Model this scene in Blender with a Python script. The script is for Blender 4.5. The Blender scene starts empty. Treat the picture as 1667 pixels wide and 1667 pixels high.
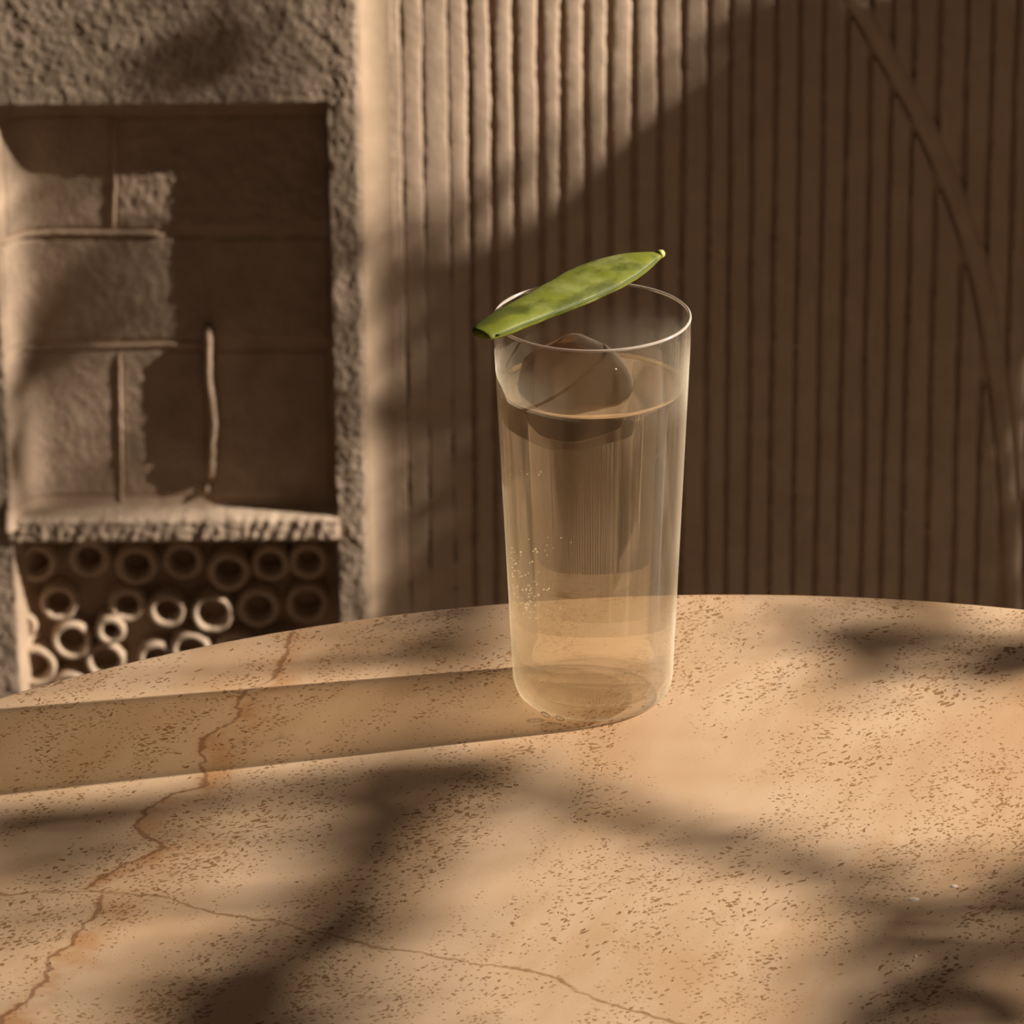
import bpy, bmesh, math, random
import numpy as np
from mathutils import Vector, Matrix, noise as mnoise
S = bpy.context.scene
COL = S.collection
random.seed(7)
RNG = np.random.default_rng(11)

# ------------------------------------------------------------------ camera
GH = 0.147                                   # height of the drinking glass
FPX = 8000.0                                 # focal length in pixels of the 1667 px frame
PITCH, ROLL = math.radians(22.75), math.radians(0.5)
FW = Vector((0, math.cos(PITCH), -math.sin(PITCH)))
U0 = Vector((0, math.sin(PITCH), math.cos(PITCH)))
R0 = Vector((1, 0, 0))
UP = math.cos(ROLL) * U0 + math.sin(ROLL) * R0
RT = math.cos(ROLL) * R0 - math.sin(ROLL) * U0
CAM = Vector((-0.02880, -1.62065, 0.75165))
cam_data = bpy.data.cameras.new('camera')
cam = bpy.data.objects.new('camera', cam_data)
COL.objects.link(cam)
cam_data.sensor_width = 36.0
cam_data.lens = 36.0 * FPX / 1667.0
cam_data.clip_start = 0.05
cam.matrix_world = Matrix(((RT.x, UP.x, -FW.x, CAM.x), (RT.y, UP.y, -FW.y, CAM.y), (RT.z, UP.z, -FW.z, CAM.z), (0, 0, 0, 1)))
cam_data.dof.use_dof = True
cam_data.dof.focus_distance = 1.715
cam_data.dof.aperture_fstop = 33.0
S.camera = cam

# ------------------------------------------------------------------ world, lamp, exposure
S.view_settings.view_transform = 'Standard'
S.view_settings.look = 'None'
S.view_settings.gamma = 1.0
S.view_settings.use_curve_mapping = False
S.view_settings.exposure = 0.0
wd = bpy.data.worlds.new('world')
S.world = wd
wd.use_nodes = True
wd.node_tree.nodes['Background'].inputs['Color'].default_value = (1.0, 0.76, 0.57, 1)
wd.node_tree.nodes['Background'].inputs['Strength'].default_value = 0.028
LAMP = Vector((2.57, 0.53, 1.30))            # low hard light, raking along the wall
sp = bpy.data.lights.new('raking_lamp', 'SPOT')
sp.energy = 825.0
sp.color = (1.0, 0.87, 0.71)
sp.shadow_soft_size = 0.0125
sp.spot_size = math.radians(64)
sp.spot_blend = 0.25
spo = bpy.data.objects.new('raking_lamp', sp)
COL.objects.link(spo)
spo.location = LAMP
spo.rotation_euler = (Vector((0.0, 0.35, -0.1)) - LAMP).to_track_quat('-Z', 'Y').to_euler()
S.cycles.max_bounces = 16
S.cycles.transmission_bounces = 14
S.cycles.glossy_bounces = 6
S.cycles.diffuse_bounces = 3
S.cycles.transparent_max_bounces = 24
S.cycles.sample_clamp_indirect = 1.5
S.cycles.use_denoising = True

# ------------------------------------------------------------------ helpers
WY = 1.2                                     # plane of the plaster frame's face

def ray(px, py):
    return FW + RT * ((px - 833.5) / FPX) + UP * ((833.5 - py) / FPX)

def at_wall(px, py, d=0.0):
    """point of the photograph on the wall, d in front of the frame's face"""
    r = ray(px, py)
    return CAM + r * ((WY - d - CAM.y) / r.y)

def at_table(px, py, z=0.0):
    r = ray(px, py)
    return CAM + r * ((z - CAM.z) / r.z)

def at_tumbler(px, py, rad):
    """front of an upright cylinder of radius rad round the glass's axis"""
    r = ray(px, py)
    a = r.x ** 2 + r.y ** 2
    b = CAM.x * r.x + CAM.y * r.y
    c = CAM.x ** 2 + CAM.y ** 2 - rad * rad
    k = (-b - math.sqrt(max(b * b - a * c, 0))) / a
    return CAM + r * k

def tag(o, label=None, cat=None, group=None, kind=None):
    for k, v in (('label', label), ('category', cat), ('group', group), ('kind', kind)):
        if v: o[k] = v
    return o

def thing(name, label, cat, loc=(0, 0, 0), group=None):
    o = bpy.data.objects.new(name, None)
    o.empty_display_size = 0.05
    o.location = loc
    COL.objects.link(o)
    return tag(o, label, cat, group)

def link(name, me, mat, parent=None, smooth=True):
    if mat is not None:
        for m in (mat if isinstance(mat, (list, tuple)) else [mat]): me.materials.append(m)
    if smooth:
        me.polygons.foreach_set('use_smooth', [True] * len(me.polygons))
    o = bpy.data.objects.new(name, me)
    COL.objects.link(o)
    if parent is not None:
        o.parent = parent
        # vertices are written in world space: take the parent's place back out
        o.matrix_parent_inverse = Matrix.Translation(parent.location).inverted()
    return o

def mesh(name, verts, faces):
    me = bpy.data.meshes.new(name)
    me.from_pydata([tuple(v) for v in verts], [], faces)
    me.update()
    return me

def recalc(me):
    bm = bmesh.new(); bm.from_mesh(me)
    bmesh.ops.remove_doubles(bm, verts=bm.verts, dist=1e-7)
    bmesh.ops.recalc_face_normals(bm, faces=bm.faces)
    bm.to_mesh(me); bm.free(); me.update()
    return me

def nz(x, y, z=0.0):
    return mnoise.noise(Vector((x, y, z)))

def relief(us, vs, dfun, back, keep=None):
    """height field on the wall: columns us (x), rows vs (z), dfun(u, v) = distance in front of the
    frame's face; the rim is closed back to distance `back`; returns (verts, faces)"""
    nu, nv = len(us), len(vs)
    idx = {}; V = []; Fc = []
    def vert(i, j):
        if (i, j) not in idx:
            idx[(i, j)] = len(V); V.append((us[i], WY - dfun(us[i], vs[j]), vs[j]))
        return idx[(i, j)]
    bidx = {}
    def bvert(i, j):
        if (i, j) not in bidx:
            bidx[(i, j)] = len(V); V.append((us[i], WY - back, vs[j]))
        return bidx[(i, j)]
    K = [[keep is None or keep(.5 * (us[i] + us[i + 1]), .5 * (vs[j] + vs[j + 1])) for j in range(nv - 1)] for i in range(nu - 1)]
    ok = lambda i, j: 0 <= i < nu - 1 and 0 <= j < nv - 1 and K[i][j]
    for i in range(nu - 1):
        for j in range(nv - 1):
            if not K[i][j]: continue
            a, b, c, d = (i, j), (i + 1, j), (i + 1, j + 1), (i, j + 1)
            Fc.append([vert(*q) for q in (a, b, c, d)])
            for (p, q, n) in ((a, b, (i, j - 1)), (b, c, (i + 1, j)), (c, d, (i, j + 1)), (d, a, (i - 1, j))):
                if not ok(*n): Fc.append([vert(*q), vert(*p), bvert(*p), bvert(*q)])
    return V, Fc

def lathe_verts(prof, n, c=(0, 0, 0), wob=None):
    V, Fc = [], []
    for k, (r, z) in enumerate(prof):
        for i in range(n):
            a = 2 * math.pi * i / n
            V.append((c[0] + r * math.cos(a), c[1] + r * math.sin(a), c[2] + z))
    for k in range(len(prof) - 1):
        for i in range(n):
            j = (i + 1) % n
            Fc.append([k * n + i, k * n + j, (k + 1) * n + j, (k + 1) * n + i])
    return V, Fc

def tube(path, rads, n=8, flat=None):
    """round tube along a list of points"""
    P = [Vector(p) for p in path]
    V, Fc = [], []
    ref = Vector((0, 1, 0.13)).normalized()
    for k, p in enumerate(P):
        t = (P[min(k + 1, len(P) - 1)] - P[max(k - 1, 0)]).normalized()
        a = t.cross(ref)
        if a.length < 1e-4: a = t.cross(Vector((1, 0, 0)))
        a.normalize(); b = t.cross(a)
        r = rads[k] if hasattr(rads, '__len__') else rads
        for i in range(n):
            w = 2 * math.pi * i / n
            V.append(p + a * (r * math.cos(w)) + b * (r * math.sin(w)))
    for k in range(len(P) - 1):
        for i in range(n):
            j = (i + 1) % n
            Fc.append([k * n + i, k * n + j, (k + 1) * n + j, (k + 1) * n + i])
    Fc.append(list(range(n))[::-1]); Fc.append([(len(P) - 1) * n + i for i in range(n)])
    return V, Fc

# ------------------------------------------------------------------ materials
class NT:
    def __init__(s, name):
        s.m = bpy.data.materials.new(name); s.m.use_nodes = True
        s.t = s.m.node_tree; s.t.nodes.clear()
        s.out = s.t.nodes.new('ShaderNodeOutputMaterial')
    def n(s, ty, ins=None, **kw):
        nd = s.t.nodes.new(ty)
        for k, v in kw.items(): setattr(nd, k, v)
        for k, v in (ins or {}).items(): s.set(nd.inputs[k], v)
        return nd
    def set(s, sock, v):
        if isinstance(v, bpy.types.NodeSocket): s.t.links.new(v, sock)
        elif isinstance(v, bpy.types.Node): s.t.links.new(v.outputs[0], sock)
        else:
            if hasattr(sock.default_value, '__len__') and hasattr(v, '__len__') and len(sock.default_value) == 4 and len(v) == 3: v = (*v, 1)
            sock.default_value = v
    def math(s, op, a, b=None, c=None, clamp=False):
        nd = s.t.nodes.new('ShaderNodeMath'); nd.operation = op; nd.use_clamp = clamp
        for i, v in enumerate((a, b, c)):
            if v is not None: s.set(nd.inputs[i], v)
        return nd.outputs[0]
    def noise(s, vec, scale, detail=3, rough=.55, out=0, dist=0.0):
        nd = s.n('ShaderNodeTexNoise', {'Vector': vec, 'Scale': scale, 'Detail': detail, 'Roughness': rough, 'Distortion': dist})
        return nd.outputs[out]
    def map(s, v, a, b, c=0.0, d=1.0, smooth=True):
        nd = s.n('ShaderNodeMapRange', interpolation_type='SMOOTHSTEP' if smooth else 'LINEAR')
        for i, q in enumerate((v, a, b, c, d)): s.set(nd.inputs[i], q)
        return nd.outputs[0]
    def mix(s, f, a, b, blend='MIX'):
        nd = s.t.nodes.new('ShaderNodeMix'); nd.data_type = 'RGBA'; nd.blend_type = blend
        s.set(nd.inputs[0], f); s.set(nd.inputs[6], a); s.set(nd.inputs[7], b)
        return nd.outputs[2]
    def xf(s, vec, rot=(0, 0, 0), scale=(1, 1, 1), loc=(0, 0, 0)):
        return s.n('ShaderNodeMapping', {'Vector': vec, 'Rotation': rot, 'Scale': scale, 'Location': loc}).outputs[0]
    def along(s, vec, ang, st, loc=(0, 0, 0)):
        return s.n('ShaderNodeMapping', {'Vector': vec, 'Rotation': (0, 0, math.radians(ang)), 'Scale': (st, 1, 1), 'Location': loc}, vector_type='TEXTURE').outputs[0]
    def bump(s, h, strength, dist, normal=None):
        nd = s.n('ShaderNodeBump', {'Height': h, 'Strength': strength, 'Distance': dist})
        if normal is not None: s.set(nd.inputs['Normal'], normal)
        return nd.outputs[0]
    def done(s, sh):
        s.t.links.new(sh if isinstance(sh, bpy.types.NodeSocket) else sh.outputs[0], s.out.inputs['Surface'])
        return s.m
    def bsdf(s, **ins):
        nd = s.t.nodes.new('ShaderNodeBsdfPrincipled')
        for k, v in ins.items(): s.set(nd.inputs[k.replace('_', ' ')], v)
        return nd

def plaster(name, c1, c2, sc=60, b1=(260, .5, .0012), b2=(70, .4, .003), stretch=(1, 1, 1)):
    t = NT(name); co = t.n('ShaderNodeTexCoord').outputs['Object']
    v = t.xf(co, scale=stretch)
    n1 = t.noise(v, sc, 4); n2 = t.noise(v, sc * .2, 3)
    col = t.mix(t.map(t.math('ADD', t.math('MULTIPLY', n1, .6), t.math('MULTIPLY', n2, .4)), .35, .65), c1, c2)
    nrm = t.bump(t.noise(v, b2[0], 4, .6), b2[1], b2[2])
    nrm = t.bump(t.noise(v, b1[0], 4, .65), b1[1], b1[2], nrm)
    return t.done(t.bsdf(Base_Color=col, Roughness=.92, Normal=nrm, Specular_IOR_Level=.15))

SAND = ((.70, .535, .41), (.80, .615, .475))
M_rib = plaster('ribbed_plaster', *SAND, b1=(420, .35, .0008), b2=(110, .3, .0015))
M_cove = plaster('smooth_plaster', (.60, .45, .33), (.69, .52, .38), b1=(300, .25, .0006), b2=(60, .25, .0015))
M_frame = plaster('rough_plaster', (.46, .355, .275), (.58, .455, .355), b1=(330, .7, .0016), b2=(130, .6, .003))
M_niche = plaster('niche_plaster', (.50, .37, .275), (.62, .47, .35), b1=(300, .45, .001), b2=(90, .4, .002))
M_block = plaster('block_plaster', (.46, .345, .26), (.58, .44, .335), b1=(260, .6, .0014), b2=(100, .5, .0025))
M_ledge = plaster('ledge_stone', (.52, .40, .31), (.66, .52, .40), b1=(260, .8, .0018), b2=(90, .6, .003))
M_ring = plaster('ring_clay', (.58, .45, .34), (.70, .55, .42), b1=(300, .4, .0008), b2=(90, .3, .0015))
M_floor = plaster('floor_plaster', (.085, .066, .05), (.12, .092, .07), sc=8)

def float_curve(t, v, pts):
    nd = t.t.nodes.new('ShaderNodeFloatCurve')
    c = nd.mapping.curves[0]
    while len(c.points) < len(pts): c.points.new(.5, .5)
    for p, q in zip(c.points, pts):
        p.location = q; p.handle_type = 'VECTOR'
    nd.mapping.use_clip = False
    nd.mapping.update()
    t.set(nd.inputs['Value'], v)
    return nd.outputs[0]

def travertine():
    t = NT('travertine'); co = t.n('ShaderNodeTexCoord').outputs['Object']
    w1 = t.noise(co, 35, 3, out=1)
    warp = t.n('ShaderNodeVectorMath', {0: w1, 1: (.5, .5, .5)}, operation='SUBTRACT').outputs[0]
    cw = t.n('ShaderNodeVectorMath', {0: warp, 1: (.012, .012, .012), 2: co}, operation='MULTIPLY_ADD').outputs[0]
    # bedding: soft bands running away from the eye
    bed = t.along(cw, 70, 4.0)
    band = t.noise(bed, 26, 5, .6)
    bandf = t.noise(bed, 120, 4, .6)
    cloud = t.noise(co, 9, 3)
    col = t.mix(t.map(band, .35, .68), (.71, .51, .345), (.61, .405, .245))
    col = t.mix(t.math('MULTIPLY', t.map(bandf, .5, .75), .35), col, (.74, .56, .41))
    col = t.mix(t.math('MULTIPLY', t.map(cloud, .47, .70), .6), col, (.55, .325, .17))
    # vein and crack
    sep = t.n('ShaderNodeSeparateXYZ', {0: cw})
    fine = t.math('MULTIPLY', t.math('SUBTRACT', t.noise(co, 160, 3), .5), .007)
    X, Y = sep.outputs[0], sep.outputs[1]
    def remap(v, a, b): return t.map(v, a, b, 0, 1, False)
    ylo, yhi, xlo, xhi = -.30, .12, -.26, 0.14
    vq = sorted(((at_table(*p).y - ylo) / (yhi - ylo), (at_table(*p).x - xlo) / (xhi - xlo)) for p in VEIN)
    vx = float_curve(t, remap(Y, ylo, yhi), [(0.0, vq[0][1])] + vq + [(1.0, vq[-1][1])])
    dv = t.math('SUBTRACT', t.math('ADD', X, fine), t.math('MULTIPLY_ADD', vx, xhi - xlo, xlo))
    cq = sorted(((at_table(*p).x - xlo) / (xhi - xlo), (at_table(*p).y - ylo) / (yhi - ylo)) for p in CRACK)
    cy = float_curve(t, remap(X, xlo, xhi), cq)
    dc = t.math('SUBTRACT', t.math('ADD', Y, t.math('MULTIPLY', fine, .8)), t.math('MULTIPLY_ADD', cy, yhi - ylo, ylo))
    adv = t.math('ABSOLUTE', dv)
    broken = t.noise(co, 55, 3)
    halo = t.math('MULTIPLY', t.map(dv, -.004, .001), t.map(dv, .024, .002))
    halo = t.math('MULTIPLY', halo, t.map(broken, .38, .66))
    col = t.mix(t.math('MULTIPLY', halo, .75), col, (.50, .235, .09))
    wv = t.math('MULTIPLY_ADD', broken, .0026, .0001)
    vein = t.math('MULTIPLY', t.map(t.math('DIVIDE', adv, wv), 1.0, .25), t.map(broken, .30, .5, .35, .9))
    col = t.mix(t.math('MULTIPLY', vein, .8), col, (.22, .10, .042))
    crack = t.math('MULTIPLY', t.map(t.math('ABSOLUTE', dc), .0014, .0003), t.map(broken, .30, .55, .45, .95))
    inx = t.math('MULTIPLY', t.map(X, -.26, -.24), t.map(X, .05, .02))
    crack = t.math('MULTIPLY', crack, inx)
    col = t.mix(t.math('MULTIPLY', crack, .85), col, (.30, .16, .07))
    # pits in three sizes, drawn out along one direction, denser in some beds
    hole = None
    for (sc, ang, st, thr, dens, seed) in ((620, 40, 2.2, .56, .475, 0.0), (430, 52, 2.3, .46, .505, 3.1), (900, 28, 1.9, .58, .43, 7.7), (190, 62, 2.3, .36, .60, 5.3)):
        v = t.along(cw, ang, st, (seed, seed * .7, 0))
        v2 = t.n('ShaderNodeVectorMath', {0: t.noise(v, sc * 1.3, 2, out=1), 1: (1.1 / sc,) * 3, 2: v}, operation='MULTIPLY_ADD').outputs[0]
        vo = t.n('ShaderNodeTexVoronoi', {'Vector': v2, 'Scale': sc})
        rnd = t.n('ShaderNodeSeparateXYZ', {0: vo.outputs['Color']}).outputs[0]
        md = t.noise(bed, 30 + seed, 4, .6)
        lim = t.math('MULTIPLY', t.map(md, dens - .10, dens + .16, .0, 1.0), rnd)
        lim = t.math('MULTIPLY', lim, thr)
        h = t.map(t.math('SUBTRACT', lim, vo.outputs['Distance']), .0, .09)
        hole = h if hole is None else t.math('MAXIMUM', hole, h)
    pcol = t.mix(t.noise(co, 60, 2), (.40, .20, .065), (.17, .085, .036))
    col = t.mix(t.math('MULTIPLY', hole, .9), col, pcol)
    h = t.math('SUBTRACT', t.math('MULTIPLY', t.noise(co, 700, 3), .12), hole)
    nrm = t.bump(h, .35, .0007)
    return t.done(t.bsdf(Base_Color=col, Roughness=t.map(hole, 0, 1, .42, .8), Normal=nrm, Specular_IOR_Level=.3))

def glass_mats():
    t = NT('mist'); co = t.n('ShaderNodeTexCoord').outputs['Object']
    z = t.n('ShaderNodeSeparateXYZ', {0: co}).outputs[2]
    lw = t.n('ShaderNodeLayerWeight', {'Blend': .35}).outputs['Facing']
    n1 = t.noise(co, 60, 3); n2 = t.noise(co, 1400, 2)
    ht = t.math('ADD', z, t.math('MULTIPLY', t.math('SUBTRACT', n1, .5), .022))
    f = t.math('MULTIPLY', t.math('MULTIPLY', t.map(ht, .143, .122), t.map(z, .075, .015, 1.0, 2.6)), t.math('MULTIPLY_ADD', t.math('POWER', lw, 2.2), FOG_EDGE, FOG))
    f = t.math('MULTIPLY', f, t.map(z, .109, .121, 1.0, 2.6))  # extra haze above the drink's level, added to brighten its surface zone
    f = t.math('MULTIPLY', f, t.map(n2, .2, .8, .85, 1.15))
    fog = t.n('ShaderNodeMixShader', {0: .6, 1: t.n('ShaderNodeBsdfDiffuse', {'Color': (.78, .73, .62)}), 2: t.n('ShaderNodeBsdfTranslucent', {'Color': (.86, .79, .64)})})
    mist = t.done(t.n('ShaderNodeMixShader', {0: f, 1: t.n('ShaderNodeBsdfTransparent'), 2: fog}))
    t3 = NT('ground_rim')
    rim = t3.done(t3.n('ShaderNodeMixShader', {0: .45, 1: t3.n('ShaderNodeBsdfGlass', {'Color': (1, 1, 1), 'Roughness': .15, 'IOR': 1.47}), 2: t3.n('ShaderNodeBsdfDiffuse', {'Color': (.86, .80, .76)})}))
    t2 = NT('clear_glass')
    # a wall one millimetre thick: it mirrors at its faces and does not bend the view
    fc = t2.n('ShaderNodeLayerWeight', {'Blend': .5}).outputs['Facing']
    fr = t2.math('MULTIPLY_ADD', t2.math('POWER', fc, 5.0), .9, .035)
    clear = t2.done(t2.n('ShaderNodeMixShader', {0: fr, 1: t2.n('ShaderNodeBsdfTransparent', {'Color': (.985, .98, .97)}), 2: t2.n('ShaderNodeBsdfGlossy', {'Color': (1, 1, 1), 'Roughness': .01})}))
    return mist, clear, rim

# ================================================================== the table
VEIN = [(480, 1021), (461, 1051), (457, 1084), (446, 1107), (401, 1121), (387, 1148), (389, 1163), (372, 1182), (340, 1199),
        (333, 1226), (329, 1260), (320, 1279), (286, 1293), (238, 1323), (219, 1342), (242, 1360), (264, 1375), (253, 1390), (208, 1403),
        (167, 1420), (141, 1446), (171, 1457), (160, 1479), (138, 1513), (123, 1543), (78, 1561), (71, 1587), (48, 1621), (11, 1654)]
CRACK = [(0, 1453), (138, 1451), (186, 1455), (238, 1457), (268, 1464), (294, 1477), (357, 1487), (405, 1496), (450, 1500), (487, 1513),
         (600, 1542), (696, 1558), (811, 1577), (888, 1590), (958, 1615), (1016, 1641), (1080, 1660), (1112, 1670)]
M_trav = travertine()
TC, TR = Vector((0.0451, -0.3408, 0)), 0.433
FLOOR = -0.75
table = thing('table', 'round travertine table with brown pitted veined stone top, in front of the wall', 'table', (TC.x, TC.y, FLOOR))
prof = [(0.0, 0.0)] + [(TR * k / 12, 0.0) for k in range(1, 12)] + [(TR - .004, 0), (TR - .0022, -.0005), (TR - .0007, -.0018), (TR, -.004), (TR, -.026), (TR - .003, -.03), (.1, -.03), (0, -.03)]
V, Fc = lathe_verts(prof, 160, TC)
link('tabletop', recalc(mesh('tabletop', V, Fc)), M_trav, table)
prof = [(0, -.03), (.115, -.03), (.105, -.06), (.075, -.16), (.07, -.35), (.078, -.58), (.12, -.69), (.21, -.715), (.225, -.73), (.225, -.75), (0, -.75)]
V, Fc = lathe_verts(prof, 64, TC)
link('pedestal', recalc(mesh('pedestal', V, Fc)), M_trav, table)
t = NT('pale_calcite'); M_calc = t.done(t.bsdf(Base_Color=(.86, .72, .60), Roughness=.35))
for (px, py, a, b, rot) in ((1487, 1464, 12, 4, 0), (1553, 1443, 8, 3, 0), (1490, 1557, 3, 2.5, 0)):
    c = at_table(px, py); ra = a / 4628; rb = b / 4628 / .42
    V = [(c.x, c.y, .00015)]; n = 14
    for s_, zz in ((.7, .00012), (1.0, -.0003)):
        for i in range(n):
            w = 2 * math.pi * i / n; f = s_ * (1 + .25 * nz(px + 2 * math.cos(w), 2 * math.sin(w)))
            V.append((c.x + ra * f * math.cos(w), c.y + rb * f * math.sin(w), zz))
    Fc = [[0, 1 + i, 1 + (i + 1) % n] for i in range(n)] + [[1 + i, 1 + n + i, 1 + n + (i + 1) % n, 1 + (i + 1) % n] for i in range(n)]
    link('calcite_fleck', recalc(mesh('calcite_fleck', V, Fc)), M_calc, table)

# ================================================================== floor and wall
V = [(-2.6, -2.6, FLOOR), (3.4, -2.6, FLOOR), (3.4, 1.5, FLOOR), (-2.6, 1.5, FLOOR), (-2.6, -2.6, FLOOR - .1), (3.4, -2.6, FLOOR - .1), (3.4, 1.5, FLOOR - .1), (-2.6, 1.5, FLOOR - .1)]
BOX = [[0, 1, 2, 3], [7, 6, 5, 4], [0, 4, 5, 1], [1, 5, 6, 2], [2, 6, 7, 3], [3, 7, 4, 0]]
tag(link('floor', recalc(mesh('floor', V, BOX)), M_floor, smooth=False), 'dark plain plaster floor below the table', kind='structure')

ZT = 0.75                                     # top of the wall as built
XL, XR = -1.0, 1.3
CORE = -.045
V = [(XL, WY - CORE, FLOOR), (XR, WY - CORE, FLOOR), (XR, WY - CORE, ZT), (XL, WY - CORE, ZT), (XL, WY + .2, FLOOR), (XR, WY + .2, FLOOR), (XR, WY + .2, ZT), (XL, WY + .2, ZT)]
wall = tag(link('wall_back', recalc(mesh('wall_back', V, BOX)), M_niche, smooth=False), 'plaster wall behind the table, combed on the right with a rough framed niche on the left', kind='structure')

NL = at_wall(7, 600).x                         # niche opening
NR = at_wall(541, 500).x
NT_ = at_wall(300, 169).z
LT = at_wall(300, 843).z                       # ledge, front top and bottom edge
LB = at_wall(300, 882).z
NB = -.66
FE = at_wall(584, 60).x                        # right edge of the rough frame
ND = -.0255                                    # depth of the niche
GR = -.0142                                    # floor of the combed grooves
RB = -.0082                                    # face of the ribs
rng_ = lambda a, b, st: list(np.linspace(a, b, max(2, int(abs(b - a) / st) + 1)))

# rough plaster frame round the niche
us = rng_(XL, -.38, .02)[:-1] + rng_(-.38, NL, .0014)[:-1] + rng_(NL, NR, .0014)[:-1] + rng_(NR, FE, .0009)
vs = rng_(FLOOR, NB, .02)[:-1] + rng_(NB, LB, .0018)[:-1] + rng_(LB, NT_, .0014)[:-1] + rng_(NT_, -.07, .0010)[:-1] + rng_(-.07, .0, .004)[:-1] + rng_(0, ZT, .03)
def frame_d(u, v):
    h = .0006 * nz(u * 190, v * 140) + .0007 * nz(u * 420 + 7, v * 320) + .0010 * nz(u * 60, v * 45, 5)
    e = min(1, max(0, (FE - u) / .004))
    return h * (.3 + .7 * e) - .0022 * (1 - e) ** 2
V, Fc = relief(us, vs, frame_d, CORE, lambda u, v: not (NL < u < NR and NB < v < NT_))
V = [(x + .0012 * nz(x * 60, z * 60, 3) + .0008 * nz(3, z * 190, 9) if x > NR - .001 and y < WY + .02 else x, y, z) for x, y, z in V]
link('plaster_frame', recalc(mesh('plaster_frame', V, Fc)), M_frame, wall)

# niche: back with coved left and lower edge
def niche_d(u, v):
    a = min(1, max(0, (u - NL) / .030)); b = min(1, max(0, (v - (LT - .004)) / .030))
    return ND + .024 * (1 - a) ** 3.2 + .011 * (1 - b) ** 3
V, Fc = relief(rng_(NL - .004, NL + .035, .0015)[:-1] + rng_(NL + .035, NR + .01, .004), rng_(LT - .006, LT + .04, .0016)[:-1] + rng_(LT + .04, NT_ + .01, .004),
               lambda u, v: niche_d(u, v) + .0004 * nz(u * 90, v * 90), CORE)
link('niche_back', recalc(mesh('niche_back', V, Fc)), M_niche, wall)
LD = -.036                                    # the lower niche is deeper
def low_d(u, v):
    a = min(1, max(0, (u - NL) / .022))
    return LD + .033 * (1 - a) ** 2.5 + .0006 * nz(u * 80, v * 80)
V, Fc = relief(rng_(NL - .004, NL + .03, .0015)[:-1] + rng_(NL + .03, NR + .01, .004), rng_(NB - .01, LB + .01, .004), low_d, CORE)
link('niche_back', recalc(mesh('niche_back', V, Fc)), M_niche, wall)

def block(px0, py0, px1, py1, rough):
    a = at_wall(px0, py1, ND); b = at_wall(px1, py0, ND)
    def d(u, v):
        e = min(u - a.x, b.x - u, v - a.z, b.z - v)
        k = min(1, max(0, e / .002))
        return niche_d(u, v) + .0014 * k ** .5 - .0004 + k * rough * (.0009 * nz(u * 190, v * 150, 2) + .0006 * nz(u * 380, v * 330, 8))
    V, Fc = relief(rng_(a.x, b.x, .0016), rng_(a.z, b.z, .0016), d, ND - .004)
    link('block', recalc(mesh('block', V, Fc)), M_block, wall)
for q in ((14, 186, 182, 374, .25), (189, 186, 535, 374, 1.0), (14, 384, 335, 556, .55), (343, 384, 535, 556, .5), (14, 568, 192, 806, .2), (199, 568, 334, 806, .3), (346, 568, 535, 806, .3)):
    block(*q)

def ridge(pts, w, h, seed):
    P = []
    n = max(4, int(sum(math.hypot(pts[i + 1][0] - pts[i][0], pts[i + 1][1] - pts[i][1]) for i in range(len(pts) - 1)) / 5))
    ds = np.cumsum([0] + [math.hypot(pts[i + 1][0] - pts[i][0], pts[i + 1][1] - pts[i][1]) for i in range(len(pts) - 1)])
    V, Fc = [], []; m = 9
    for k in range(n + 1):
        s = ds[-1] * k / n
        px = np.interp(s, ds, [p[0] for p in pts]); py = np.interp(s, ds, [p[1] for p in pts])
        k2 = min(k + 1, n); s2 = ds[-1] * (k2 if k2 > k else k) / n
        i = min(len(pts) - 2, max(0, int(np.searchsorted(ds, s, 'right') - 1)))
        dx, dy = pts[i + 1][0] - pts[i][0], pts[i + 1][1] - pts[i][1]; L = math.hypot(dx, dy)
        nx, ny = -dy / L, dx / L
        wob = 1.5 * nz(s * .05, seed) + .8 * nz(s * .17, seed + 9)
        end = min(1, (min(k, n - k) + .4) / 3) ** .5
        ww = w * (1 + .28 * nz(s * .07, seed + 3)) * end; hh = h * (1 + .2 * nz(s * .06, seed + 5)) * end
        for j in range(m):
            a = math.pi * j / (m - 1)
            o = wob + ww * math.cos(a)
            p = at_wall(px + nx * o, py + ny * o, ND)
            V.append((p.x, WY - (niche_d(p.x, p.z) - .001 + (hh + .001) * math.sin(a) ** .8), p.z))
    for k in range(n):
        for j in range(m - 1):
            Fc.append([k * m + j, k * m + j + 1, (k + 1) * m + j + 1, (k + 1) * m + j])
        Fc.append([k * m + m - 1, k * m, (k + 1) * m, (k + 1) * m + m - 1])
    Fc.append(list(range(m))); Fc.append([n * m + j for j in range(m)][::-1])
    link('mortar_ridge', recalc(mesh('mortar_ridge', V, Fc)), M_niche, wall)
ridge([(8, 380), (100, 377), (240, 379), (268, 382)], 4.5, .0030, 1)
ridge([(186, 190), (187, 290), (184, 372)], 4.5, .0030, 2)
ridge([(40, 563), (150, 564), (330, 558)], 4.0, .0022, 3)
ridge([(194, 570), (196, 680), (198, 812)], 4.0, .0026, 4)
ridge([(341, 526), (340, 600), (349, 680), (345, 740), (344, 776)], 7.5, .0115, 5)
ridge([(338, 783), (337, 797)], 5.0, .0105, 6)

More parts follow.
